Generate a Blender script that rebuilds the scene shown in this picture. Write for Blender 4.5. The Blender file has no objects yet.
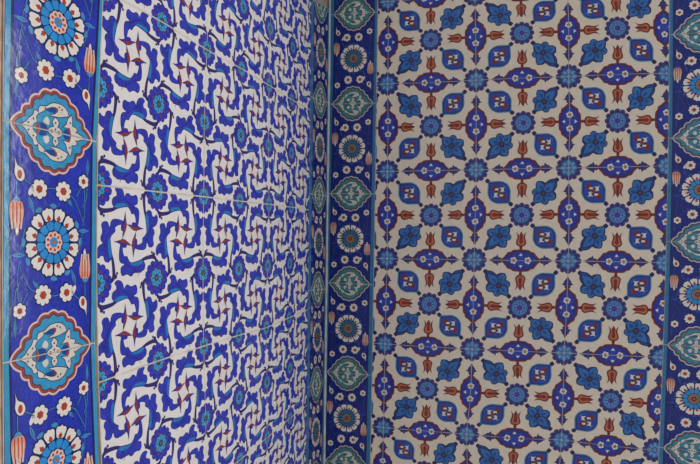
import bpy, math, random
from mathutils import Matrix, Vector
from mathutils.geometry import tessellate_polygon

# ---------------------------------------------------------------- measured layout (metres)
# Hand-laid tiles are never perfectly regular: cubic fits give where each tile joint sits on its wall.
# 'R' / 'L' : tile index (column,row) -> (distance from the corner, height); 'E' : border edges against height
CAL = {
 'R': [[0.57435, 1.6768], [-0.00308, 0.63961], [-0.0121, -0.01268], [-0.00157, -0.01618], [0.50386, 0.00108], [-0.00225, -0.01918], [-0.00865, -0.00478], [-0.02056, -0.0028], [-0.00064, -0.00526], [-0.01196, -0.00357]],
 'L': [[0.56889, 1.27399], [0.0229, 0.69814], [-0.02428, 0.02975], [-0.00253, -0.02899], [-0.56242, -0.0066], [-0.02008, -0.00049], [0.02816, 0.00674], [-0.00347, 0.00178], [-0.00219, -0.00434], [0.00192, 0.00499]],
 'Rr': [[1.0, 0.0, 0.0006, 0.0004], [0.0, 0.0, -0.003, 0.0042], [0.5, 0.5, -0.0008, -0.0006], [0.5, -0.5, -0.0002, -0.0001], [1.5, 0.5, 0.001, 0.0039], [1.5, -0.5, 0.0033, -0.0], [1.0, -1.0, 0.0013, -0.0016], [0.0, -1.0, -0.0018, -0.0015], [1.0, -2.0, -0.0007, 0.0002], [0.0, -2.0, 0.0017, -0.0006], [0.5, -1.5, 0.0032, -0.0021], [1.5, -1.5, 0.0004, -0.0023], [0.5, -2.5, 0.0019, -0.0032], [2.0, 0.0, -0.003, -0.0021], [2.5, 0.5, 0.0032, 0.0039], [2.5, -0.5, -0.0023, -0.002], [2.0, -1.0, -0.0037, -0.001], [2.0, -2.0, 0.0004, -0.0003], [2.5, -1.5, -0.0006, -0.0028], [2.5, -2.5, -0.0019, -0.0003], [0.5, -3.5, 0.0028, 0.0023], [0.0, -3.0, -0.0001, 0.0017], [0.0, -4.0, -0.0001, -0.0018], [1.0, -4.0, -0.0087, 0.0017], [1.5, -2.5, 0.0005, -0.0061], [1.0, -3.0, 0.0004, -0.0002], [2.0, -3.0, -0.0031, 0.001], [1.5, -3.5, 0.0026, 0.0029], [2.0, -4.0, 0.0025, 0.0081], [3.0, -3.0, 0.0001, 0.0009], [2.5, -3.5, 0.0015, 0.0017], [3.0, -4.0, 0.0007, -0.002], [3.0, 0.0, 0.0028, -0.0013], [3.0, -1.0, -0.0005, 0.0031], [3.0, -2.0, -0.0009, -0.0011], [0.0, 1.0, -0.0003, 0.0004]],
 'Lr': [[0.5, 1.0, 0.001, 0.0019], [1.0, 1.0, -0.0011, -0.0019], [0.5, 0.5, 0.0027, 0.0037], [1.0, 0.5, 0.0015, 0.0001], [0.0, 0.5, 0.0009, -0.0033], [0.5, 0.0, 0.0019, -0.0009], [0.5, -0.5, 0.0038, -0.0002], [1.0, 0.0, -0.0008, 0.0012], [1.0, -0.5, 0.0002, -0.0015], [0.0, -0.5, 0.0004, 0.0009], [0.5, -1.0, 0.0008, 0.0018], [0.5, -1.5, -0.0006, 0.0004], [1.0, -1.0, -0.001, 0.0006], [1.0, -1.5, -0.0052, -0.0027], [1.5, 1.0, -0.0013, 0.0024], [2.0, 1.0, 0.0014, 0.0017], [2.5, 1.0, 0.003, -0.0008], [1.5, 1.5, 0.0001, -0.0025], [2.0, 1.5, 0.0035, -0.0008], [2.5, 1.5, 0.003, -0.0031], [1.5, 0.5, -0.0034, -0.0004], [1.5, 0.0, -0.0026, 0.0015], [2.0, 0.0, -0.0078, 0.0031], [2.5, 0.0, -0.0035, 0.0031], [1.5, -0.5, 0.0003, -0.0012], [2.0, -0.5, -0.0045, -0.0007], [2.5, -0.5, 0.0043, -0.003], [1.5, -1.0, -0.001, -0.0022], [2.0, -1.0, 0.0047, -0.0079], [2.5, -1.0, 0.0066, -0.0023], [1.5, -1.5, 0.0012, 0.003], [2.0, -1.5, -0.0008, 0.0009], [2.5, -1.5, -0.0014, 0.0019], [2.5, -2.0, -0.002, 0.0041], [2.0, -2.0, 0.0015, 0.0012]],
 'E': {'LB0': [-0.02196, 0.01011, 1.14707], 'LB1': [-0.03919, 0.00948, 1.13969], 'LB2': [-0.10774, -0.00108, 1.00698], 'LB3': [-0.09426, 0.00196, 0.99879], 'LC0': [0.00625, 0.00119, 0.15577], 'LC1': [0.00491, 0.00144, 0.13622], 'LC2': [0.01257, -0.00541, 0.01234], 'RC1': [-0.00047, 0.00697, 0.00992], 'RC2': [-0.00164, 0.0063, 0.14032], 'RC3': [-0.00285, 0.0033, 0.15075], 'RR0': [-0.0177, 0.00811, 0.93839], 'RR1': [-0.01749, 0.00644, 0.94699]},
}

C = bpy.context.scene.collection
rnd = random.Random(7)
PI = math.pi

# ---------------------------------------------------------------- materials
MATS = {}
def srgb(c):
    out = []
    for v in c:
        v /= 255.0
        out.append(v/12.92 if v <= .04045 else ((v+.055)/1.055)**2.4)
    return tuple(out) + (1.0,)

def glaze(name, col, var=.16, scale=60, rough=.11, spec=.42):
    """painted and glazed ceramic: brushy uneven pigment under a slightly wavy clear glaze"""
    m = bpy.data.materials.new(name); m.use_nodes = True
    nt = m.node_tree; n = nt.nodes; L = nt.links
    b = n['Principled BSDF']
    geo = n.new('ShaderNodeNewGeometry')
    n1 = n.new('ShaderNodeTexNoise'); n1.inputs['Scale'].default_value = scale
    n1.inputs['Detail'].default_value = 5; n1.inputs['Roughness'].default_value = .6
    L.new(geo.outputs['Position'], n1.inputs['Vector'])
    n3 = n.new('ShaderNodeTexNoise'); n3.inputs['Scale'].default_value = scale*7
    n3.inputs['Detail'].default_value = 3
    L.new(geo.outputs['Position'], n3.inputs['Vector'])
    add = n.new('ShaderNodeMath'); add.operation = 'ADD'
    L.new(n1.outputs['Fac'], add.inputs[0]); L.new(n3.outputs['Fac'], add.inputs[1])
    mr = n.new('ShaderNodeMapRange')
    mr.inputs['From Min'].default_value = .65; mr.inputs['From Max'].default_value = 1.35
    mr.inputs['To Min'].default_value = 1-var*1.3; mr.inputs['To Max'].default_value = 1+var*1.3
    L.new(add.outputs[0], mr.inputs['Value'])
    hsv = n.new('ShaderNodeHueSaturation'); hsv.inputs['Color'].default_value = srgb(col)
    L.new(mr.outputs['Result'], hsv.inputs['Value'])
    L.new(hsv.outputs['Color'], b.inputs['Base Color'])
    b.inputs['Roughness'].default_value = rough
    b.inputs['Specular IOR Level'].default_value = spec
    n2 = n.new('ShaderNodeTexNoise'); n2.inputs['Scale'].default_value = 60
    n2.inputs['Detail'].default_value = 2
    L.new(geo.outputs['Position'], n2.inputs['Vector'])
    bp = n.new('ShaderNodeBump'); bp.inputs['Strength'].default_value = .09
    bp.inputs['Distance'].default_value = .003
    L.new(n2.outputs['Fac'], bp.inputs['Height']); L.new(bp.outputs['Normal'], b.inputs['Normal'])
    MATS[name] = m
    return m

def rough_mat(name, col, col2, scale=30):
    m = bpy.data.materials.new(name); m.use_nodes = True
    nt = m.node_tree; n = nt.nodes; L = nt.links
    b = n['Principled BSDF']; geo = n.new('ShaderNodeNewGeometry')
    n1 = n.new('ShaderNodeTexNoise'); n1.inputs['Scale'].default_value = scale; n1.inputs['Detail'].default_value = 8
    L.new(geo.outputs['Position'], n1.inputs['Vector'])
    cr = n.new('ShaderNodeValToRGB')
    cr.color_ramp.elements[0].position = .35; cr.color_ramp.elements[0].color = srgb(col)
    cr.color_ramp.elements[1].position = .68; cr.color_ramp.elements[1].color = srgb(col2)
    L.new(n1.outputs['Fac'], cr.inputs['Fac']); L.new(cr.outputs['Color'], b.inputs['Base Color'])
    b.inputs['Roughness'].default_value = .85
    bp = n.new('ShaderNodeBump'); bp.inputs['Strength'].default_value = .4; bp.inputs['Distance'].default_value = .004
    L.new(n1.outputs['Fac'], bp.inputs['Height']); L.new(bp.outputs['Normal'], b.inputs['Normal'])
    MATS[name] = m

# pigments of the left field (white, violet cobalt, turquoise, bole red)
glaze('white_slip', (224, 219, 216), .07)
glaze('violet_cobalt', (48, 58, 172), .34)
glaze('deep_cobalt', (40, 36, 120), .2)
glaze('stem_indigo', (52, 44, 104), .15)
glaze('turquoise_wash', (38, 122, 180), .2)
glaze('sky_turquoise', (76, 158, 198), .2)
glaze('bole_red', (142, 54, 48), .2)
glaze('petal_mauve', (56, 48, 150), .2)
glaze('eye_olive', (62, 84, 70), .2)
# pigments of the right field
glaze('cream_slip', (226, 211, 189), .07)
glaze('outline_navy', (24, 28, 90), .2)
glaze('scallop_purple', (66, 54, 134), .25)
glaze('ring_blue', (102, 148, 200), .2)
glaze('ring_teal', (52, 124, 154), .2)
glaze('azure_leaf', (24, 72, 148), .28)
glaze('azure_light', (40, 108, 174), .2)
glaze('bud_blue', (36, 66, 164), .22)
glaze('bud_rim', (60, 132, 176), .2)
glaze('cartouche_blue', (38, 42, 152), .24)
glaze('tomato_red', (120, 36, 32), .2)
glaze('tulip_core', (126, 38, 32), .2)
glaze('tulip_light', (188, 104, 64), .15)
glaze('trefoil_purple', (60, 46, 118), .25)
glaze('flower_white', (226, 218, 208), .08)
glaze('amber_eye', (168, 104, 56), .2)
glaze('amber_dull', (140, 118, 96), .2)
glaze('dark_eye', (52, 52, 70), .2)
# pigments of the borders
glaze('border_cobalt', (40, 54, 168), .32, 34)
glaze('border_navy', (16, 34, 120), .36, 30)
glaze('edge_navy', (28, 34, 96), .2)
glaze('stripe_turquoise', (58, 146, 186), .16)
glaze('stripe_teal', (42, 114, 160), .2)
glaze('medallion_turquoise', (56, 148, 190), .2)
glaze('medallion_green', (58, 128, 124), .22)
glaze('medallion_sea', (58, 132, 150), .22)
glaze('arabesque_cream', (214, 206, 194), .12)
glaze('arabesque_dull', (204, 202, 186), .14)
glaze('rim_pink', (224, 188, 172), .1)
glaze('rim_pale', (196, 196, 190), .1)
glaze('rim_red', (160, 66, 48), .2)
glaze('rim_brown', (112, 74, 78), .2)
glaze('flower_red', (176, 62, 38), .2)
glaze('flower_brown', (152, 82, 44), .2)
glaze('ring_azure', (42, 140, 206), .2)
glaze('ring_sea', (36, 106, 134), .22)
glaze('leaf_teal', (72, 142, 184), .2)
glaze('leaf_deep', (40, 72, 150), .2)
glaze('tulip_salmon', (222, 148, 120), .15)
glaze('tulip_dull', (198, 146, 122), .15)
rough_mat('grout_cream', (196, 184, 168), (222, 212, 198))
rough_mat('grout_grey', (176, 172, 168), (206, 204, 200))
rough_mat('mortar', (150, 140, 128), (180, 170, 158))
rough_mat('jamb_stone', (164, 134, 106), (208, 184, 158), 45)

# ---------------------------------------------------------------- planar drawing kit
def smooth(pts, n=3):
    """closed Catmull-Rom through pts; a point given as (x,y,1) stays a sharp corner"""
    out = []; N = len(pts)
    for i in range(N):
        p0, p1, p2, p3 = pts[i-1], pts[i], pts[(i+1) % N], pts[(i+2) % N]
        m1 = (0, 0) if len(p1) > 2 else ((p2[0]-p0[0])/2, (p2[1]-p0[1])/2)
        m2 = (0, 0) if len(p2) > 2 else ((p3[0]-p1[0])/2, (p3[1]-p1[1])/2)
        for k in range(n):
            t = k/n; t2 = t*t; t3 = t2*t
            a, b, c, d = 2*t3-3*t2+1, t3-2*t2+t, -2*t3+3*t2, t3-t2
            out.append((a*p1[0]+b*m1[0]+c*p2[0]+d*m2[0], a*p1[1]+b*m1[1]+c*p2[1]+d*m2[1]))
    return out
def area(p):
    return sum(p[i-1][0]*p[i][1]-p[i][0]*p[i-1][1] for i in range(len(p)))/2
def dilate(p, w):
    """grow (w>0) or shrink a closed outline along its vertex normals"""
    s = 1 if area(p) > 0 else -1
    out = []; N = len(p)
    for i in range(N):
        a, b, c = p[i-1], p[i], p[(i+1) % N]
        e1 = (b[0]-a[0], b[1]-a[1]); e2 = (c[0]-b[0], c[1]-b[1])
        l1 = math.hypot(*e1) or 1e-9; l2 = math.hypot(*e2) or 1e-9
        nx = e1[1]/l1+e2[1]/l2; ny = -e1[0]/l1-e2[0]/l2
        l = math.hypot(nx, ny)
        if l < .3: nx, ny, l = e1[1]/l1, -e1[0]/l1, 1
        k = min(1.6, 2/l)
        out.append((b[0]+s*w*nx/l*k, b[1]+s*w*ny/l*k))
    return out
def xf(p, dx=0, dy=0, rot=0, sx=1, sy=None):
    sy = sx if sy is None else sy
    c, s = math.cos(rot), math.sin(rot)
    return [(dx+c*x*sx-s*y*sy, dy+s*x*sx+c*y*sy) + tuple(q[2:]) for q in p for x, y in [(q[0], q[1])]]
def circ(r, n=14, ry=None, dx=0, dy=0):
    return [(dx+r*math.cos(2*PI*i/n), dy+(ry or r)*math.sin(2*PI*i/n)) for i in range(n)]
def flower(r, n, depth, dx=0, dy=0, ph=0, res=6):
    """scalloped rosette outline with n rounded petals"""
    out = []
    for i in range(n*res):
        t = 2*PI*i/(n*res)+ph
        k = abs(math.cos((t-ph)*n/2))**.6
        out.append((dx+(r-depth+depth*k)*math.cos(t), dy+(r-depth+depth*k)*math.sin(t)))
    return out
def ribbon(pts, w0, w1=None):
    """tapering brush stroke along an open line"""
    w1 = w0 if w1 is None else w1
    q = []
    N = len(pts)
    for i in range(N-1):
        p0 = pts[max(i-1, 0)]; p1 = pts[i]; p2 = pts[i+1]; p3 = pts[min(i+2, N-1)]
        for k in range(4):
            t = k/4
            q.append(tuple(.5*(2*p1[j]+(p2[j]-p0[j])*t+(2*p0[j]-5*p1[j]+4*p2[j]-p3[j])*t*t+(3*p1[j]-p0[j]-3*p2[j]+p3[j])*t**3) for j in (0, 1)))
    q.append(pts[-1][:2])
    l, r = [], []
    for i, p in enumerate(q):
        a = q[max(i-1, 0)]; b = q[min(i+1, len(q)-1)]
        dx, dy = b[0]-a[0], b[1]-a[1]; d = math.hypot(dx, dy) or 1
        w = (w0+(w1-w0)*i/(len(q)-1))/2
        l.append((p[0]-dy/d*w, p[1]+dx/d*w)); r.append((p[0]+dy/d*w, p[1]-dx/d*w))
    return l+r[::-1]

class Drawing(list):
    """a painted design: (pigment, layer, outline) in the tile's own coordinates"""
    def put(self, mat, layer, poly): self.append((mat, layer, poly))
    def lined(self, mat, line, layer, poly, w):
        self.put(line, layer, dilate(poly, w)); self.put(mat, layer+1, poly)
    def merged(self, other, f, flip=False):
        for m, l, p in other:
            self.append((m, l, [f(q) for q in p]))

def clip_tri(tri, fn):
    """clip a convex polygon to fn(p) >= 0"""
    out = []
    for i in range(len(tri)):
        a, b = tri[i-1], tri[i]
        fa, fb = fn(a), fn(b)
        if (fa >= 0) != (fb >= 0):
            t = fa/(fa-fb); out.append((a[0]+(b[0]-a[0])*t, a[1]+(b[1]-a[1])*t))
        if fb >= 0: out.append(b)
    return out

LAYER = .00007
TH = .008
class Wall:
    """frame of one wall: s along it from the corner, z up, n out of it"""
    def __init__(self, side): self.side = side
    def P(self, s, z, n):
        n -= TH          # the glazed faces lie in the planes x = 0 and y = 0
        return Vector((s, -n, z)) if self.side == 'R' else Vector((n, -s, z))
WR, WL = Wall('R'), Wall('L')

def tri_cache(drawing, rect):
    """triangulate every outline of a design and trim it at the tile's edge"""
    x0, y0, x1, y1 = rect; out = []
    fns = [lambda p: p[0]-x0, lambda p: x1-p[0], lambda p: p[1]-y0, lambda p: y1-p[1]]
    for mat, layer, poly in drawing:
        ins = all(x0 <= p[0] <= x1 and y0 <= p[1] <= y1 for p in poly)
        if not ins and (max(p[0] for p in poly) < x0 or min(p[0] for p in poly) > x1 or max(p[1] for p in poly) < y0 or min(p[1] for p in poly) > y1): continue
        tris = tessellate_polygon([[Vector((p[0], p[1], 0)) for p in poly]])
        for t in tris:
            q = [tuple(poly[i][:2]) for i in t]
            if not ins:
                for fn in fns:
                    q = clip_tri(q, fn)
                    if len(q) < 3: break
            if len(q) >= 3: out.append((mat, layer, q))
    return out

def build_tile(name, wall, cache, rect, warp, base, parent, cuts=(), gap=.0008):
    """one glazed tile: bevelled body plus its painted design, as ONE mesh"""
    x0, y0, x1, y1 = rect
    # body outline, subdivided so that the edges follow the laid joints
    N = 8; ring = []
    for k in range(N): ring.append((x0+(x1-x0)*k/N, y0))
    for k in range(N): ring.append((x1, y0+(y1-y0)*k/N))
    for k in range(N): ring.append((x1-(x1-x0)*k/N, y1))
    for k in range(N): ring.append((x0, y1-(y1-y0)*k/N))
    W = [warp(*p) for p in ring]
    for c in cuts: W = clip_tri(W, c)
    if len(W) < 3: return None
    if abs(area(W)) < 2e-5: return None
    inner = dilate(W, -gap)
    top = dilate(W, -gap-.0007)
    tl = (rnd.uniform(-.0012, .0012), rnd.uniform(-.0012, .0012))
    cs = sum(p[0] for p in W)/len(W); cz = sum(p[1] for p in W)/len(W)
    org = wall.P(cs, cz, 0)
    def V(p, n):
        return wall.P(p[0], p[1], n+(tl[0]*(p[0]-cs)+tl[1]*(p[1]-cz) if n > .004 else 0))-org
    verts, faces, mi, mats = [], [], [], []
    def slot(m):
        if m not in mats: mats.append(m)
        return mats.index(m)
    def add(pts, n, m):
        i = len(verts); verts.extend(V(p, n) for p in pts)
        f = list(range(i, i+len(pts)))
        faces.append(f); mi.append(slot(m))
    n = len(W); m = slot(base)
    verts.extend(V(p, 0) for p in inner); verts.extend(V(p, TH-.0006) for p in inner); verts.extend(V(p, TH) for p in top)
    for r in (0, 1):
        for i in range(n):
            j = (i+1) % n
            faces.append([r*n+i, r*n+j, (r+1)*n+j, (r+1)*n+i]); mi.append(m)
    faces.append(list(range(2*n, 3*n))); mi.append(m)
    faces.append(list(range(n-1, -1, -1))); mi.append(m)
    # trim the painted design to the glazed face
    tops = 1 if area(top) > 0 else -1
    cutfs = list(cuts)
    sx = (x1-x0); sy = (y1-y0)
    kx = 1-2*gap/abs(warp(x1, (y0+y1)/2)[0]-warp(x0, (y0+y1)/2)[0])
    ky = 1-2*gap/abs(warp((x0+x1)/2, y1)[1]-warp((x0+x1)/2, y0)[1])
    mx, my = (x0+x1)/2, (y0+y1)/2
    edge = .0009
    inset = [(lambda p, c=c: c(p)-edge) for c in cutfs]
    for mat, layer, q in cache:
        w = [warp(mx+(p[0]-mx)*kx, my+(p[1]-my)*ky) for p in q]
        for c in inset:
            w = clip_tri(w, c)
            if len(w) < 3: break
        if len(w) < 3: continue
        add(w, TH+layer*LAYER, mat)
    me = bpy.data.meshes.new(name); me.from_pydata(verts, [], faces)
    for mm in mats: me.materials.append(MATS[mm])
    me.polygons.foreach_set('material_index', mi)
    # make every face look out of the wall
    nrm = Vector((0, -1, 0)) if wall.side == 'R' else Vector((1, 0, 0))
    for p in list(me.polygons)[2*n+2:]:
        if p.normal.dot(nrm) < 0: p.flip()
    me.update()
    o = bpy.data.objects.new(name, me); C.objects.link(o)
    o.parent = parent; o.location = org-Vector(parent.location)
    return o, W

def empty(name, loc, label, cat, group=None):
    o = bpy.data.objects.new(name, None); C.objects.link(o); o.location = loc
    o.empty_display_size = .05
    o['label'] = label; o['category'] = cat
    if group: o['group'] = group
    return o

def grout(wall, outlines, mat, parent, gap=.0009):
    """mortar ribbon round every tile, standing a little lower than the glaze"""
    verts, faces = [], []
    loc = Vector(parent.location)
    for W in outlines:
        inn = dilate(W, -gap)
        n = len(W); b = len(verts)
        verts.extend(wall.P(p[0], p[1], 0)-loc for p in W)
        verts.extend(wall.P(p[0], p[1], TH-.0004)-loc for p in W)
        verts.extend(wall.P(p[0], p[1], TH-.0004)-loc for p in inn)
        verts.extend(wall.P(p[0], p[1], 0)-loc for p in inn)
        for r in range(3):
            for i in range(n):
                j = (i+1) % n
                faces.append([b+r*n+i, b+r*n+j, b+(r+1)*n+j, b+(r+1)*n+i])
    me = bpy.data.meshes.new('grout'); me.from_pydata(verts, [], faces); me.materials.append(MATS[mat])
    me.update()
    o = bpy.data.objects.new('grout', me); C.objects.link(o); o.parent = parent
    return o

# ---------------------------------------------------------------- design of the left field: pinwheel arabesque
ARM = [(-.5,.301),(-.433,.270),(-.318,.276),(-.255,.292),(-.282,.335),(-.268,.388),(-.215,.412),(-.212,.455),(-.235,.485),(-.205,.508),(-.155,.505),(-.115,.475),(-.096,.430),(-.072,.408),(-.066,.436),(-.025,.452),(.015,.430),(.06,.428),(.105,.440),(.132,.415),(.135,.362),(.105,.338),(.075,.332),(.095,.308),(.135,.298),(.162,.262),(.162,.180),(.145,.110),(.118,.041,1),(.118,.108),(.108,.190),(.080,.238),(.040,.236),(.018,.268),(-.018,.305),(-.066,.309),(-.152,.295),(-.212,.281),(-.295,.250),(-.444,.233),(-.5,.285)]
ARM_BODY = [(-.240,.298,1),(-.270,.337),(-.256,.380),(-.205,.402),(-.201,.455),(-.222,.483),(-.203,.498),(-.158,.495),(-.124,.470),(-.105,.425),(-.068,.396),(-.056,.428),(-.025,.442),(.012,.420),(.06,.418),(.103,.430),(.122,.410),(.125,.366),(.100,.346),(.058,.334),(.088,.300),(.128,.288),(.152,.258),(.152,.182),(.136,.115),(.127,.12),(.118,.195),(.085,.247),(.045,.246),(.026,.276),(-.014,.315),(-.066,.319),(-.152,.305),(-.212,.290)]
ARM_TEAL = [(-.248,.30,1),(-.22,.327),(-.164,.34),(-.078,.34),(-.02,.312),(-.066,.314),(-.152,.30),(-.212,.288)]
PETAL = [(-.080,.290,1),(-.066,.20),(-.050,.125),(-.060,.07),(-.095,.01),(-.128,-.045,1),(-.128,.01),(-.122,.042),(-.152,.058),(-.154,.112),(-.125,.152),(-.098,.205)]
PETAL_RED = [(-.074,.20,1),(-.056,.125),(-.066,.07),(-.100,.012),(-.125,-.03,1),(-.112,.03),(-.100,.075),(-.094,.13)]
DAB = [(-.16,.36),(-.10,.385),(-.06,.365),(-.10,.345)]

def left_rosette(d, cx, cy):
    d.put('stem_indigo', 1, flower(.216, 14, .026, cx, cy, .2))
    d.put('violet_cobalt', 2, flower(.207, 14, .024, cx, cy, .2))
    for i in range(10):
        t = 2*PI*i/10+.15
        d.put('deep_cobalt', 3, xf([(.14,0,1),(.165,.010),(.185,0,1),(.165,-.010)], cx, cy, t))
    d.put('deep_cobalt', 4, flower(.120, 8, .026, cx, cy, .1))
    d.put('sky_turquoise', 5, flower(.111, 8, .028, cx, cy, .1))
    for i in range(8):
        t = 2*PI*i/8+.1
        d.put('turquoise_wash', 6, xf(smooth([(.04,0,1),(.075,.016),(.105,0,1),(.075,-.016)], 2), cx, cy, t))
        d.put('bole_red', 6, xf(circ(.017, 7), cx+.128*math.cos(t+PI/8), cy+.128*math.sin(t+PI/8)))
    d.put('deep_cobalt', 7, flower(.047, 8, .012, cx, cy))
    d.put('eye_olive', 8, circ(.033, 10, None, cx, cy))
    d.put('amber_eye', 9, circ(.012, 7, None, cx, cy))

def left_design():
    cell = Drawing()
    for k in range(4):
        a = -PI/2*k
        cell.put('stem_indigo', 1, xf(dilate(smooth(ARM), .007), rot=a))
        cell.put('violet_cobalt', 2, xf(dilate(smooth(ARM_BODY), .010), rot=a))
        cell.put('deep_cobalt', 3, xf(ribbon([(.07,.30),(-.02,.355),(-.12,.40)], .007, .012), rot=a))
        cell.put('deep_cobalt', 3, xf(ribbon([(-.19,.345),(-.15,.41),(-.17,.46)], .010, .004), rot=a))
        cell.put('turquoise_wash', 3, xf(smooth(ARM_TEAL), rot=a))
        cell.put('stem_indigo', 2, xf(circ(.027, 9, None, -.445, .225), rot=a))
        cell.put('stem_indigo', 2, xf(circ(.017, 8, None, -.41, .20), rot=a))
        cell.put('stem_indigo', 3, xf(smooth(PETAL), rot=a, sx=.90))
        cell.put('petal_mauve', 4, xf(dilate(smooth(PETAL), -.006), rot=a, sx=.90))
        cell.put('bole_red', 5, xf(smooth(PETAL_RED), rot=a, sx=.90))
    d = Drawing()
    for cx in (-.25, .25):
        for cy in (-.25, .25):
            d.merged(cell, lambda q, cx=cx, cy=cy: (cx+q[0]/2, cy+q[1]/2))
    for cx in (-.5, 0, .5):
        for cy in (-.5, 0, .5):
            r = Drawing(); left_rosette(r, 0, 0)
            d.merged(r, lambda q, cx=cx, cy=cy: (cx+q[0]/2, cy+q[1]/2))
    return d
def mirrored(d):
    m = Drawing(); m.merged(d, lambda q: (-q[0], q[1])); return m

# ---------------------------------------------------------------- design of the right field
def tulip(d, f):
    o = [(0,.148,1),(.03,.156),(.049,.182),(.046,.215),(.037,.25),(.040,.285),(.052,.315,1),(.032,.292),(.020,.275),(.012,.295),(.0,.318,1)]
    full = o+[(-p[0],)+tuple(p[1:]) for p in o[-2:0:-1]]
    d.put('tomato_red', 4, [f(p) for p in smooth(full)])
    li = [(0,.163),(.026,.172),(.036,.19),(.031,.22),(.022,.25),(.024,.28),(.013,.262),(.014,.225),(.018,.20),(0,.178)]
    d.put('tulip_light', 5, [f(p) for p in smooth(li)])
    d.put('tulip_light', 5, [f((-p[0], p[1])) for p in smooth(li)])
    co = [(0,.178),(.015,.196),(.012,.23),(.006,.262),(0,.29,1)]
    d.put('tulip_core', 6, [f(p) for p in smooth(co+[(-p[0],p[1]) for p in co[-2:0:-1]])])
    d.put('tomato_red', 4, [f(p) for p in circ(.016, 8, .02, 0, .138)])

def cartouche(d, f):
    q = [(0,.136,1),(.018,.118),(.055,.116),(.088,.110),(.106,.094),(.140,.086),(.160,.060),(.182,.034),(.218,0,1)]
    full = q+[(p[0],-p[1])+tuple(p[2:]) for p in q[-2::-1]]
    full += [(-p[0],)+tuple(p[1:]) for p in full[-2:0:-1]]
    s = smooth(full)
    d.put('tomato_red', 3, [f(p) for p in s])
    d.put('outline_navy', 4, [f(p) for p in dilate(s, -.017)])
    d.put('cartouche_blue', 5, [f(p) for p in dilate(s, -.023)])
    d.put('bud_blue', 6, [f(p) for p in smooth([(0,.07),(.045,0),(0,-.07),(-.045,0)])])
    for sx in (-1, 1):
        for t in range(5):
            a = 2*PI*t/5
            d.put('flower_white', 7, [f(p) for p in circ(.017, 7, None, sx*.076+.02*math.cos(a), .02*math.sin(a))])
        d.put('amber_eye', 8, [f(p) for p in circ(.014, 8, None, sx*.076, 0)])
        d.put('tomato_red', 9, [f(p) for p in circ(.006, 6, None, sx*.076, 0)])
        d.put('flower_white', 7, [f(p) for p in [(0,sx*.077),(.024,sx*.046),(.008,sx*.052),(0,sx*.042),(-.008,sx*.052),(-.024,sx*.046)]])
        d.put('azure_leaf', 7, [f(p) for p in smooth([(sx*.115,0),(sx*.14,.02),(sx*.17,0,1),(sx*.14,-.02)])])
        for sy in (-1, 1):
            d.put('azure_leaf', 7, [f(p) for p in smooth([(sx*.03,sy*.03),(sx*.06,sy*.045),(sx*.095,sy*.055,1),(sx*.06,sy*.062)])])
        tr = [(.205,.014),(.222,.030),(.236,.026),(.248,.060,1),(.266,.038),(.286,.033),(.304,.016),(.338,0,1)]
        full2 = tr+[(p[0],-p[1])+tuple(p[2:]) for p in tr[-2::-1]]
        d.put('outline_navy', 3, [f((sx*p[0], p[1])) for p in smooth(full2)])
        d.put('trefoil_purple', 4, [f((sx*p[0], p[1])) for p in dilate(smooth(full2), -.007)])
        d.put('tomato_red', 5, [f((sx*p[0], p[1])) for p in circ(.010, 7, None, .216, 0)])

def rosette(d, cx, cy, corner):
    d.put('outline_navy', 3, flower(.140, 12, .022, cx, cy))
    d.put('scallop_purple', 4, flower(.133, 12, .022, cx, cy))
    for i in range(12):
        t = 2*PI*i/12
        d.put('outline_navy', 5, xf(smooth([(.092,0,1),(.108,.013),(.122,0,1),(.108,-.013)], 2), cx, cy, t))
    d.put('outline_navy', 5, circ(.096, 24, None, cx, cy))
    d.put('ring_teal' if corner else 'ring_blue', 6, flower(.091, 12, .012, cx, cy))
    for i in range(12):
        t = 2*PI*i/12
        d.put('bud_blue', 6.5, ribbon([(cx+.058*math.cos(t), cy+.058*math.sin(t)), (cx+.09*math.cos(t), cy+.09*math.sin(t))], .007))
    if corner:
        for i in range(8):
            t = 2*PI*i/8
            d.put('ring_blue', 7, xf(smooth([(.025,0,1),(.055,.017),(.082,0),(.055,-.017)], 2), cx, cy, t))
            d.put('bud_blue', 8, circ(.009, 6, None, cx+.078*math.cos(t+PI/8), cy+.078*math.sin(t+PI/8)))
        d.put('bud_blue', 8, circ(.03, 12, None, cx, cy)); d.put('ring_blue', 9, circ(.02, 10, None, cx, cy))
    else:
        for i in range(12):
            t = 2*PI*(i+.5)/12
            d.put('ring_teal', 7, circ(.013, 7, None, cx+.079*math.cos(t), cy+.079*math.sin(t)))
        d.put('bud_blue', 7, circ(.062, 20, None, cx, cy)); d.put('ring_blue', 8, circ(.056, 20, None, cx, cy))
        for i in range(8):
            t = 2*PI*i/8
            d.put('bud_blue', 9, circ(.010, 6, None, cx+.046*math.cos(t), cy+.046*math.sin(t)))
        d.put('scallop_purple', 10, circ(.033, 14, None, cx, cy))

def stubs(d, F):
    for s in (-1, 1):
        d.put('outline_navy', 4, [F(p) for p in flower(.027, 4, .005, s*.182, 0, PI/4)])

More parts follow.
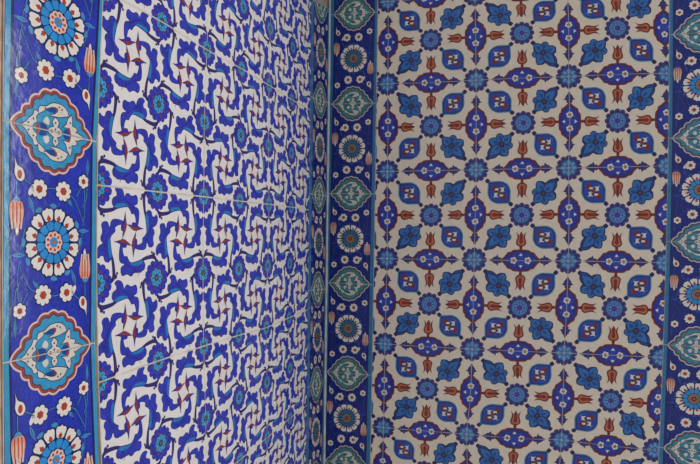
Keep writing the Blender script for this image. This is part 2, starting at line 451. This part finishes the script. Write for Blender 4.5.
def bud(d, F):
    stubs(d, F)
    b = smooth([(-.172,0,1),(-.115,.066),(-.072,.112),(-.02,.134),(.02,.134),(.072,.112),(.115,.066),(.172,0,1),(.115,-.066),(.072,-.112),(.02,-.134),(-.02,-.134),(-.072,-.112),(-.115,-.066)])
    d.put('bud_rim', 4, [F(p) for p in b])
    d.put('outline_navy', 5, [F(p) for p in dilate(b, -.013)])
    d.put('bud_blue', 6, [F(p) for p in dilate(b, -.024)])
    for s in (-1, 1):
        d.put('tomato_red', 7, [F(p) for p in smooth([(s*.05,.020),(s*.072,.038),(s*.105,0,1),(s*.072,-.038),(s*.05,-.020)])])
        d.put('flower_white', 8, [F(p) for p in smooth([(0,s*.028),(.032,s*.045),(.012,s*.062),(0,s*.088,1),(-.012,s*.062),(-.032,s*.045)])])
        d.put('azure_light', 7, [F(p) for p in smooth([(-.04,s*.085),(0,s*.105),(.04,s*.085),(0,s*.093)])])
    d.put('flower_white', 8, [F(p) for p in smooth([(-.06,0),(-.02,.035),(.02,.035),(.06,0),(.02,-.035),(-.02,-.035)])])
    d.put('bole_red', 9, [F(p) for p in circ(.030, 9, .022)])
    for a in range(4):
        t = a*PI/2+.5
        d.put('dark_eye', 10, [F(p) for p in circ(.016, 7, None, .034*math.cos(t), .034*math.sin(t))])
    d.put('eye_olive', 11, [F(p) for p in circ(.012, 7)])

def lotus(d, F):
    stubs(d, F)
    raw = [(350,60,1),(352,140),(340,180),(354,232),(308,272),(304,348,1),(240,352),(192,332),(140,372),(55,388,1),(48,310),(68,260),(92,226),(66,190),(68,136,1),(120,138),(152,128),(165,92),(202,66),(240,82),(290,80)]
    k = 1190*1.4142
    F0 = F
    F = lambda p: F0((p[0]*.97-.026, p[1]*1.0))
    base = smooth([((-(x[0]-228)-(195-x[1]))/k, ((x[0]-228)-(195-x[1]))/k)+tuple(x[2:]) for x in raw])
    d.put('outline_navy', 5, [F(p) for p in dilate(base, .006)])
    d.put('azure_leaf', 6, [F(p) for p in dilate(base, -.006)])
    big = [(.022,0,1),(.045,.038),(.085,.050),(.135,.034),(.190,0,1),(.135,-.034),(.085,-.050),(.045,-.038)]
    sml = [(.022,0,1),(.040,.034),(.080,.042),(.112,.026),(.122,0),(.110,-.024),(.08,-.040),(.040,-.034)]
    for a, shp in ((1.14, sml), (-1.14, sml), (PI+.98, sml), (PI-.98, sml), (0, big), (PI, xf(big, sx=.80, sy=1))):
        if abs(a) == 1.14: shp = xf(shp, sx=1.16, sy=1.1)
        sh = smooth(shp); ly = 10 if a in (0, PI) else 7
        d.put('outline_navy', ly, [F(p) for p in xf(dilate(sh, .005), rot=a)])
        d.put('azure_light', ly+1, [F(p) for p in xf(dilate(sh, -.005), rot=a)])
        d.put('azure_leaf', ly+2, [F(p) for p in xf(smooth([(.035,0,1),(.07,.018),(.105,0,1),(.07,-.018)]), rot=a)])
    d.put('outline_navy', 13, [F(p) for p in flower(.034, 6, .01)])
    d.put('dark_eye', 14, [F(p) for p in circ(.022, 9)])
    d.put('bole_red', 15, [F(p) for p in circ(.010, 7)])

def right_design():
    d = Drawing()
    for k in range(4):
        c, s = round(math.cos(k*PI/2)), round(math.sin(k*PI/2))
        # edge k: local y runs from the tile's edge to its centre
        f = lambda p, c=c, s=s: (c*p[0]-s*(p[1]-.5), s*p[0]+c*(p[1]-.5))
        cartouche(d, f); tulip(d, lambda p, f=f: f((p[0]*1.12, p[1])))
    for cx in (-.5, .5):
        for cy in (-.5, .5):
            r = Drawing(); rosette(r, 0, 0, True)
            d.merged(r, lambda q, cx=cx, cy=cy: (cx+q[0]*.96, cy+q[1]*.96))
    r = Drawing(); rosette(r, 0, 0, False)
    d.merged(r, lambda q: (q[0]*.96, q[1]*.96))
    for k, fn in ((0, lotus), (1, bud), (2, lotus), (3, bud)):
        a = PI/4+k*PI/2; c, s = math.cos(a), math.sin(a)
        kb = .94 if fn is bud else 1
        F = lambda p, c=c, s=s, kb=kb: (c*(p[0]+.350)-s*p[1]*kb, s*(p[0]+.350)+c*p[1]*kb)
        fn(d, F)
    return d

# ---------------------------------------------------------------- design of the border
BP = 2.12            # tile height over medallion width
SW = .0577           # stripe width over medallion width
CUSPS = [(-.502,0),(-.392,.112),(-.306,.208),(-.198,.320),(-.064,.386),(.064,.386),(.198,.320),(.306,.208),(.392,.112),(.502,0)]
def lobed():
    """pointed medallion edged with round lobes"""
    out = []
    allc = CUSPS+[(-p[0], -p[1]) for p in CUSPS[1:]]
    for a, b in zip(allc, allc[1:]):
        ch = math.hypot(b[0]-a[0], b[1]-a[1]); nx, ny = -(b[1]-a[1])/ch, (b[0]-a[0])/ch
        h = ch*(.10 if abs(abs(a[0])-.502) < .01 or abs(abs(b[0])-.502) < .01 else .21)
        for k in range(7):
            t = k/7; e = 4*t*(1-t)*h
            out.append((a[0]+(b[0]-a[0])*t+nx*e, a[1]+(b[1]-a[1])*t+ny*e))
    return out
def border_design(pal):
    d = Drawing()
    top, bot = BP/2, -BP/2
    for s in (-1, 1):
        x0, x1 = s*.5, s*(.5+SW)
        d.put(pal['stripe'], 1, [(x0, bot-.1), (x1, bot-.1), (x1, top+.1), (x0, top+.1)])
        d.put('edge_navy', 2, [(s*.478, bot-.1), (s*.506, bot-.1), (s*.506, top+.1), (s*.478, top+.1)])
    # medallions cut by the joints
    m = lobed()
    M = Drawing()
    I = Drawing()
    M.put(pal['rim_out'], 3, m)
    M.put('edge_navy', 4, dilate(m, -.020))
    M.put(pal['rim_in'], 5, dilate(m, -.024))
    M.put('edge_navy', 6, dilate(m, -.046))
    M.put(pal['field'], 7, dilate(m, -.054))
    A = [(.006,.147,1),(-.033,.10),(-.014,.05),(-.062,.03),(-.09,0,1),(-.05,-.03),(-.014,-.05),(-.03,-.10),(.006,-.147,1),(.05,-.10),(.03,-.05),(.07,-.03),(.10,0,1),(.065,.04),(.03,.05),(.05,.10)]
    Bc = [(-.215,.150,1),(-.205,.222),(-.118,.243),(-.042,.292),(.075,.30),(.15,.262),(.185,.20,1),(.135,.185),(.055,.163),(-.023,.159),(-.081,.158,1),(.006,.188),(.027,.235),(-.023,.255),(-.1,.228),(-.155,.186)]
    Cc = [(.105,.063,1),(.156,.100),(.178,.165),(.225,.215,1),(.238,.155),(.238,.10),(.30,.085),(.318,.035),(.425,0,1),(.318,-.035),(.30,-.085),(.238,-.10),(.238,-.155),(.225,-.215,1),(.178,-.165),(.156,-.100),(.105,-.063,1),(.18,-.07),(.215,-.03),(.225,0),(.215,.03),(.18,.07)]
    D = [(-.215,.155,1),(-.25,.10),(-.235,.06),(-.275,.03),(-.29,0),(-.275,-.03),(-.235,-.06),(-.25,-.10),(-.215,-.155,1),(-.265,-.17),(-.285,-.12),(-.335,-.075),(-.37,-.03),(-.425,0,1),(-.37,.03),(-.335,.075),(-.285,.12),(-.265,.17)]
    Ei = [(-.118,.136),(-.075,.10),(-.09,.05),(-.155,.075)]
    lx = [(-.21,.06),(-.12,.05),(-.10,0),(-.12,-.05),(-.21,-.06),(-.19,0)]
    I.put(pal['deep'], 8, smooth(lx)); I.put(pal['deep'], 8, smooth([(.11,.0),(.15,.05),(.20,.03),(.205,0),(.20,-.03),(.15,-.05)]))
    for sy in (1, -1):
        I.put(pal['deep'], 8, smooth([(-.11,sy*.20),(-.02,sy*.19),(.03,sy*.215),(-.02,sy*.26),(-.10,sy*.235)]))
        I.put('edge_navy', 8, dilate(smooth([(x[0], sy*x[1])+tuple(x[2:]) for x in Bc]), .009))
        I.put(pal['vine'], 9, smooth([(x[0], sy*x[1])+tuple(x[2:]) for x in Bc]))
        I.put(pal['rim_in'], 10, smooth([(-.005,sy*.19),(.03,sy*.21),(.035,sy*.245),(-.01,sy*.262),(.012,sy*.23)]))
        I.put(pal['vine'], 9, smooth([(x[0], sy*x[1]) for x in Ei]))
        I.put(pal['rim_in'], 10, smooth([(.17,sy*.055),(.20,sy*.075),(.222,sy*.02),(.20,sy*.02)]))
        for px, py in ((.09,.25),(.05,.27),(-.13,.22),(.21,.13),(.30,.04),(-.28,.08),(-.34,.03)):
            I.put('rim_brown', 11, circ(.012, 6, None, px, sy*py))
    for q in ([(-.165,.0),(-.14,.03),(-.165,.055),(-.205,.035)], [(-.165,0),(-.14,-.03),(-.165,-.055),(-.205,-.035)]):
        I.put(pal['deep'], 8.5, smooth(q))
    for q in (A, Cc, D):
        I.put('edge_navy', 8, dilate(smooth(q), .009)); I.put(pal['vine'], 9, smooth(q))
    I.put(pal['rim_in'], 10, smooth([(-.225,.05),(-.245,0),(-.225,-.05),(-.20,0)]))
    for px, py in ((.006,.09),(.006,-.09),(.006,.02),(-.045,0),(.055,0)):
        I.put('rim_brown', 11, circ(.013, 6, None, px, py))
    M.merged(I, lambda q: (q[0]*.90, q[1]*.90))
    for y in (top, bot):
        d.merged(M, lambda q, y=y: (q[0], y+q[1]))
    # big rosette
    cx, cy = .004, 0
    for i in range(12):
        t = 2*PI*i/12+PI/12
        pt = smooth([(.212,.036),(.245,.053),(.292,.066),(.322,.050),(.320,.024),(.338,0),(.320,-.024),(.322,-.050),(.292,-.066),(.245,-.053),(.212,-.036)], 2)
        d.put('edge_navy', 4, xf(dilate(pt, .014), cx, cy, t))
        d.put('flower_white', 5, xf(pt, cx, cy, t))
        d.put(pal['heart'], 6, xf(smooth([(.212,.013),(.232,.026),(.246,.018),(.262,.006),(.272,0),(.262,-.006),(.246,-.018),(.232,-.026),(.212,-.013)], 2), cx, cy, t))
        if i % 3 != 1:
            d.put(pal['leaf'], 3, xf(smooth([(.33,.03),(.365,.045),(.375,.0,1),(.36,-.03),(.33,-.03)], 2), cx, cy, t+PI/12))
    d.put('edge_navy', 7, circ(.212, 30, None, cx, cy))
    for i in range(12):
        t = 2*PI*i/12+PI/12
        d.put(pal['ring'], 8, xf(smooth([(.118,.024),(.150,.036),(.185,.041),(.199,.028),(.203,0),(.199,-.028),(.185,-.041),(.150,-.036),(.118,-.024)], 2), cx, cy, t))
    d.put('edge_navy', 8, circ(.116, 24, None, cx, cy))
    d.put(pal['rim_out'] if pal['vivid'] else 'amber_dull', 9, flower(.108, 9, .012, cx, cy))
    for i in range(9):
        t = 2*PI*i/9
        d.put(pal['heart'], 10, xf(smooth([(.055,0),(.075,.014),(.092,0),(.075,-.014)], 2), cx, cy, t))
    d.put(pal['ring'] if pal['vivid'] else 'dark_eye', 11, flower(.052, 7, .01, cx, cy))
    d.put('amber_eye', 12, circ(.022, 8, None, cx, cy))
    # half the sprigs; the other half is the same turned round
    H = Drawing()
    def bloom(x, y, r, n, ph, tail=None):
        r *= .92
        H.put('edge_navy', 4, flower(r+.012, n, r*.20, x, y, ph)); H.put('flower_white', 5, flower(r, n, r*.24, x, y, ph))
        H.put(pal['heart'], 6, flower(r*.42, 6, r*.08, x, y, ph))
        if pal['vivid']: H.put('rim_red', 7, circ(r*.2, 7, None, x, y))
        if tail:
            H.put('flower_white', 5, smooth([(x+p[0], y+p[1]) for p in tail]))
    def leaf(x, y, l, w, rot):
        H.put(pal['leaf'], 4, xf(smooth([(-l/2,0,1),(-l*.1,w/2),(l/2,0,1),(-l*.1,-w/2)]), x, y, rot))
        H.put('edge_navy', 5, xf(ribbon([(-l*.35,0),(l*.3,0)], .006, .003), x, y, rot))
    lw = .014
    for st in ([(-.42,.60),(-.425,.48),(-.42,.385)], [(-.174,.49),(-.02,.52),(.12,.50)], [(.12,.50),(.26,.44),(.33,.33),(.40,.20)],
               [(.39,.62),(.41,.45),(.41,.30),(.39,.17)], [(-.33,.12),(-.37,-.02),(-.39,-.12)], [(-.345,.58),(-.26,.53),(-.18,.50)],
               [(.385,.36),(.43,.45),(.44,.60),(.435,.72)], [(.30,.47),(.345,.54),(.38,.60)]):
        H.put('edge_navy', 2.5, ribbon(st, lw*1.5, lw)); H.put(pal['stem'], 3, ribbon(st, lw*.7, lw*.5))
    bloom(-.172, .50, .102, 7, .3, [(-.06,-.02),(-.11,-.07),(-.125,-.03),(-.08,.03)])
    bloom(.122, .502, .108, 9, .1)
    bloom(.388, .625, .078, 6, .5)
    H.put('edge_navy', 4, dilate(smooth([(-.445,.77,1),(-.42,.70),(-.36,.665),(-.338,.60),(-.37,.555),(-.42,.57),(-.447,.63),(-.44,.70)]), .010))
    H.put('flower_white', 5, smooth([(-.445,.77,1),(-.42,.70),(-.36,.665),(-.338,.60),(-.37,.555),(-.42,.57),(-.447,.63),(-.44,.70)]))
    H.put(pal['heart'], 6, circ(.026, 8, .042, -.392, .615))
    # tulip hanging left of the rosette
    T = smooth([(-.425,.385),(-.365,.36),(-.343,.28),(-.358,.20),(-.378,.12,1),(-.392,.17),(-.402,.08),(-.422,.06,1),(-.438,.12),(-.447,.18),(-.472,.11,1),(-.487,.20),(-.498,.28),(-.482,.36)])
    H.put('edge_navy', 4, dilate(T, .010)); H.put(pal['tulip'], 5, T)
    for dx in (-.056, -.018, .020, .054):
        H.put('rim_pink', 6, ribbon([(-.421+dx*.9,.30),(-.421+dx*1.05,.22),(-.421+dx*.8,.12)], .012, .020))
    for dx in (-.038, 0, .038):
        H.put(pal['heart'], 7, ribbon([(-.421+dx,.36),(-.421+dx*1.1,.25),(-.421+dx*.9,.13)], .013, .004))
    H.put('flower_white', 6, smooth([(-.41,.14),(-.402,.09),(-.422,.07,1),(-.436,.12),(-.422,.18)]))
    H.put(pal['leaf'], 7, smooth([(-.425,.415),(-.385,.39),(-.40,.365),(-.425,.375),(-.45,.365),(-.465,.39)]))
    leaf(-.262, .345, .17, .045, 1.95+PI)
    leaf(.44, .785, .17, .035, PI/2)
    leaf(-.405, -.118, .15, .045, PI)
    leaf(.21, .395, .10, .035, -.8)
    d.extend(H)
    d.merged(H, lambda q: (-q[0], -q[1]))
    return d

VIVID = dict(stripe='stripe_turquoise', rim_out='rim_pink', rim_in='rim_red', field='medallion_turquoise', deep='azure_leaf', heart='flower_red', ring='ring_azure', leaf='leaf_teal', tulip='tulip_salmon', vine='arabesque_cream', stem='leaf_teal', vivid=True)
GREEN = dict(stripe='stripe_teal', rim_out='rim_pale', rim_in='rim_brown', field='medallion_green', deep='ring_sea', heart='flower_brown', ring='ring_sea', leaf='leaf_deep', tulip='tulip_dull', vine='arabesque_dull', stem='leaf_deep', vivid=False)
SEA = dict(GREEN, vine='arabesque_cream', field='medallion_sea', ring='ring_azure', heart='flower_red', vivid=False)

# ---------------------------------------------------------------- where the tiles lie
def poly3(co, i, j):
    u, v = (i-1.5)/2, (j+1)/2.5
    s = z = 0; k = 0
    for a in range(4):
        for b in range(4-a):
            t = u**a*v**b; s += co[k][0]*t; z += co[k][1]*t; k += 1
    return s, z
def field_warp(key, i0, j0):
    co, res = CAL[key], CAL[key+'r']
    def w(x, y):
        i, j = i0+.5+x, j0+.5+y
        s, z = poly3(co, i, j)
        for a, b, ds, dz in res:          # each tile sits a hair off the ideal course
            q = (i-a)**2+(j-b)**2
            if q < 1.2:
                g = math.exp(-q/.10)*.8
                s += ds*g; z += dz*g
        return s, z
    return w
def pe(key, z):
    if key is None: return 0.0
    a, b, c = CAL['E'][key]; t = z-1.5
    return a*t*t+b*t+c
def border_warp(edges, zl, zr, k):
    def w(x, y):
        u = x+.5; v = .5-y/BP
        z = (zl[0]+zl[1]*(k+v))*(1-u)+(zr[0]+zr[1]*(k+v))*u
        e = [q(z) for q in edges]
        if u < 0: s = e[1]+(e[0]-e[1])*(-u/SW)
        elif u > 1: s = e[2]+(e[3]-e[2])*((u-1)/SW)
        else: s = e[1]+(e[2]-e[1])*u
        return s, z
    return w
ed = lambda key: (lambda z: pe(key, z))
EDGES = {
    'LB': [ed('LB0'), ed('LB1'), ed('LB2'), ed('LB3')],
    'LC': [ed('LC0'), ed('LC1'), ed('LC2'), lambda z: .0006],
    'RC': [lambda z: .0006, ed('RC1'), ed('RC2'), ed('RC3')],
    'RR': [ed('RR0'), ed('RR1'), lambda z: pe('RR1', z)+.131, lambda z: pe('RR1', z)+.1385],
}
ZROW = {'LB': ((1.6205,-.2805), (1.6187,-.2824)), 'LC': ((1.8753,-.2751), (1.8881,-.286)),
        'RC': ((2.1604,-.2751), (2.1553,-.2734)), 'RR': ((2.0187,-.2699), (2.0187,-.2699))}

def lay_border(key, wall, design, panel, ks, base, groutm, side):
    rect = (-.5-SW, -BP/2, .5+SW, BP/2)
    cache = tri_cache(design, rect); outs = []
    for k in ks:
        r = build_tile('border_tile', wall, cache, rect, border_warp(EDGES[key], ZROW[key][0], ZROW[key][1], k), base, panel, gap=.0009)
        if r: outs.append(r[1])
    grout(wall, outs, groutm, panel)
def lay_field(key, wall, design, panel, cells, lo, hi, base, groutm, turned, name, gap=.0009, wide=None):
    rect = (-.5, -.5, .5, .5)
    sets = {False: (rect, tri_cache(design, rect), tri_cache(mirrored(design), rect))}; outs = []
    if wide is not None:          # the last column's tiles run on past their pattern repeat to meet the border
        r2 = (-.5, -.5, .62, .5); sets[True] = (r2, tri_cache(design, r2), tri_cache(mirrored(design), r2))
    cuts = [lambda p: (p[0]-lo(p[1])-.0004), lambda p: (hi(p[1])-.0004-p[0])]
    for i, j in cells:
        rc = sets[i == wide]
        r = build_tile(name, wall, rc[2 if turned(i, j) else 1], rc[0], field_warp(key, i, j), base, panel, cuts, gap=gap)
        if r: outs.append(r[1])
    grout(wall, outs, groutm, panel, gap)

# ---------------------------------------------------------------- the setting
def box(name, a, b, mat):
    x0, y0, z0 = a; x1, y1, z1 = b
    v = [(x, y, z) for x in (x0, x1) for y in (y0, y1) for z in (z0, z1)]
    f = [(0,1,3,2),(4,6,7,5),(0,4,5,1),(2,3,7,6),(0,2,6,4),(1,5,7,3)]
    me = bpy.data.meshes.new(name); me.from_pydata(v, [], f); me.materials.append(MATS[mat]); me.update()
    o = bpy.data.objects.new(name, me); C.objects.link(o); o['kind'] = 'structure'
    return o
Z0, Z1 = .35, 2.75
BED = .032           # mortar bed the tiles are pressed into
wl = box('wall_left', (-.16, -1.30, Z0), (-TH-BED, TH+BED, Z1), 'mortar')
wr = box('wall_back', (-.16, TH+BED, Z0), (1.10, .16, Z1), 'mortar')

box('trim_3', (-TH-BED, -1.30, Z0), (-TH, TH, Z1), 'mortar')
box('trim_4', (-TH-BED, TH, Z0), (1.10, TH+BED, Z1), 'mortar')

# worn stone jamb closing the left wall's free end
def jamb():
    verts, faces = [], []
    N = 60
    prof = lambda z: [(.0, pe('LB0', z)+.0012), (TH-.002, pe('LB0', z)+.0012), (TH+.0005, pe('LB0', z)+.004), (TH+.001, pe('LB0', z)+.02), (TH+.001, 1.30), (0, 1.30)]
    r = random.Random(3)
    for k in range(N+1):
        z = .78+(2.18-.78)*k/N
        zz = min(max(z, .78), 2.18)
        for i, (n, s) in enumerate(prof(zz)):
            j = r.uniform(-.0008, .0008) if i in (2, 3) else 0
            verts.append((n-TH+j, -s+j*.5, z))
    m = 6
    for k in range(N):
        for i in range(m):
            j = (i+1) % m
            faces.append((k*m+i, k*m+j, (k+1)*m+j, (k+1)*m+i))
    faces.append(tuple(range(m))); faces.append(tuple(range(N*m+m-1, N*m-1, -1)))
    me = bpy.data.meshes.new('trim_1'); me.from_pydata(verts, [], faces); me.materials.append(MATS['jamb_stone']); me.update()
    import bmesh
    bm = bmesh.new(); bm.from_mesh(me); bmesh.ops.recalc_face_normals(bm, faces=bm.faces); bm.to_mesh(me); bm.free()
    o = bpy.data.objects.new('trim_1', me); C.objects.link(o); o['kind'] = 'structure'
jamb()

# pale mortar bead running up the corner
def bead():
    verts, faces = [], []
    N = 48; r = random.Random(5); z0, z1 = .7, 2.3
    for k in range(N+1):
        z = z0+(z1-z0)*k/N; w = .0042+r.uniform(-.0007, .0007)
        verts += [(.0001, -.0001, z), (w, -.0001, z), (w*.62, -w*.62, z), (.0001, -w, z)]
    for k in range(N):
        for i in range(4):
            j = (i+1) % 4; faces.append((k*4+i, k*4+j, (k+1)*4+j, (k+1)*4+i))
    me = bpy.data.meshes.new('trim_2'); me.from_pydata(verts, [], faces); me.materials.append(MATS['grout_grey']); me.update()
    o = bpy.data.objects.new('trim_2', me); C.objects.link(o); o['kind'] = 'structure'
bead()

# ---------------------------------------------------------------- the tiled surfaces
# these tiles were set a quarter turn round from the others
TURNED = {(1,0), (0,-1), (1,-3), (2,-3), (1,-4), (2,-4), (1,-5), (3,0), (3,-4)}
pl = empty('tilework', (-TH, -.60, 1.0), 'white tile panel with violet blue pinwheel scrolls covering the left wall', 'wall tiles')
lay_field('L', WL, left_design(), pl, [(i, j) for j in range(-3, 3) for i in range(0, 4)],
          lambda z: pe('LC0', z), lambda z: pe('LB3', z)+.0018, 'white_slip', 'grout_cream', lambda i, j: (i+j+1) % 2, 'scroll_tile', .0012)
pr = empty('tilework', (.54, TH, 1.0), 'cream tile panel with blue lotus, red tulips and cartouches covering the back wall', 'wall tiles')
lay_field('R', WR, right_design(), pr, [(i, j) for j in range(-5, 2) for i in range(-1, 3)],
          lambda z: pe('RC3', z), lambda z: pe('RR0', z), 'cream_slip', 'grout_grey', lambda i, j: (i, j) in TURNED, 'floral_tile', wide=2)

b1 = empty('tile_border', (0, -1.07, 1.0), 'bright cobalt border with turquoise medallions beside the stone jamb at the far left', 'tile border')
lay_border('LB', WL, border_design(VIVID), b1, range(-2, 3), 'border_cobalt', 'grout_cream', 'L')
b2 = empty('tile_border', (0, -.075, 1.0), 'foreshortened cobalt border closing the left scroll panel at the corner, seen almost edge on', 'tile border')
gd = border_design(GREEN)
lay_border('LC', WL, gd, b2, range(-1, 5), 'border_navy', 'grout_grey', 'L')
b3 = empty('tile_border', (.075, 0, 1.0), 'dark cobalt border with green medallions between the corner and the cream panel', 'tile border')
lay_border('RC', WR, gd, b3, range(-1, 6), 'border_navy', 'grout_grey', 'R')
b4 = empty('tile_border', (1.01, 0, 1.0), 'dark navy border with sea blue medallions cut off by the right edge', 'tile border')
lay_border('RR', WR, border_design(SEA), b4, range(-1, 5), 'border_navy', 'grout_grey', 'R')

# ---------------------------------------------------------------- light: soft sky, and daylight from the opening past the back wall's free end
w = bpy.data.worlds.new('World'); bpy.context.scene.world = w; w.use_nodes = True
bg = w.node_tree.nodes['Background']; bg.inputs['Color'].default_value = (.95, .96, 1.0, 1); bg.inputs['Strength'].default_value = .58
def area_light(name, loc, target, sx, sy, power, col):
    l = bpy.data.lights.new(name, 'AREA'); l.shape = 'RECTANGLE'; l.size = sx; l.size_y = sy; l.energy = power; l.color = col
    o = bpy.data.objects.new(name, l); C.objects.link(o); o.location = loc
    o.rotation_euler = (Vector(target)-Vector(loc)).to_track_quat('-Z', 'Y').to_euler()
area_light('daylight_opening', (2.6, .5, 1.75), (0, -.75, 1.5), 1.1, 1.8, 38, (1.0, .97, .95))

# ---------------------------------------------------------------- camera
cam = bpy.data.cameras.new('camera'); co = bpy.data.objects.new('camera', cam); C.objects.link(co)
cam.sensor_width = 36; cam.lens = 567.698*36/700; cam.clip_start = .01
R_ = [[0.9580399628501103, 0.2863544647188642, 0.01267083729355513], [-0.28632234880963564, 0.9581236145912031, -0.004318765426455253], [-0.013376926189537093, 0.000509605973443545, 0.9999103950592131]]
right, fwd, up = (Vector(r) for r in R_)
M = Matrix((right, up, -fwd)).transposed().to_4x4(); M.translation = (.57002661, -1.65862483, 1.5)
co.matrix_world = M
sc = bpy.context.scene; sc.camera = co
sc.view_settings.view_transform = 'Standard'; sc.view_settings.look = 'None'
sc.view_settings.exposure = 0; sc.view_settings.gamma = 1; sc.view_settings.use_curve_mapping = False
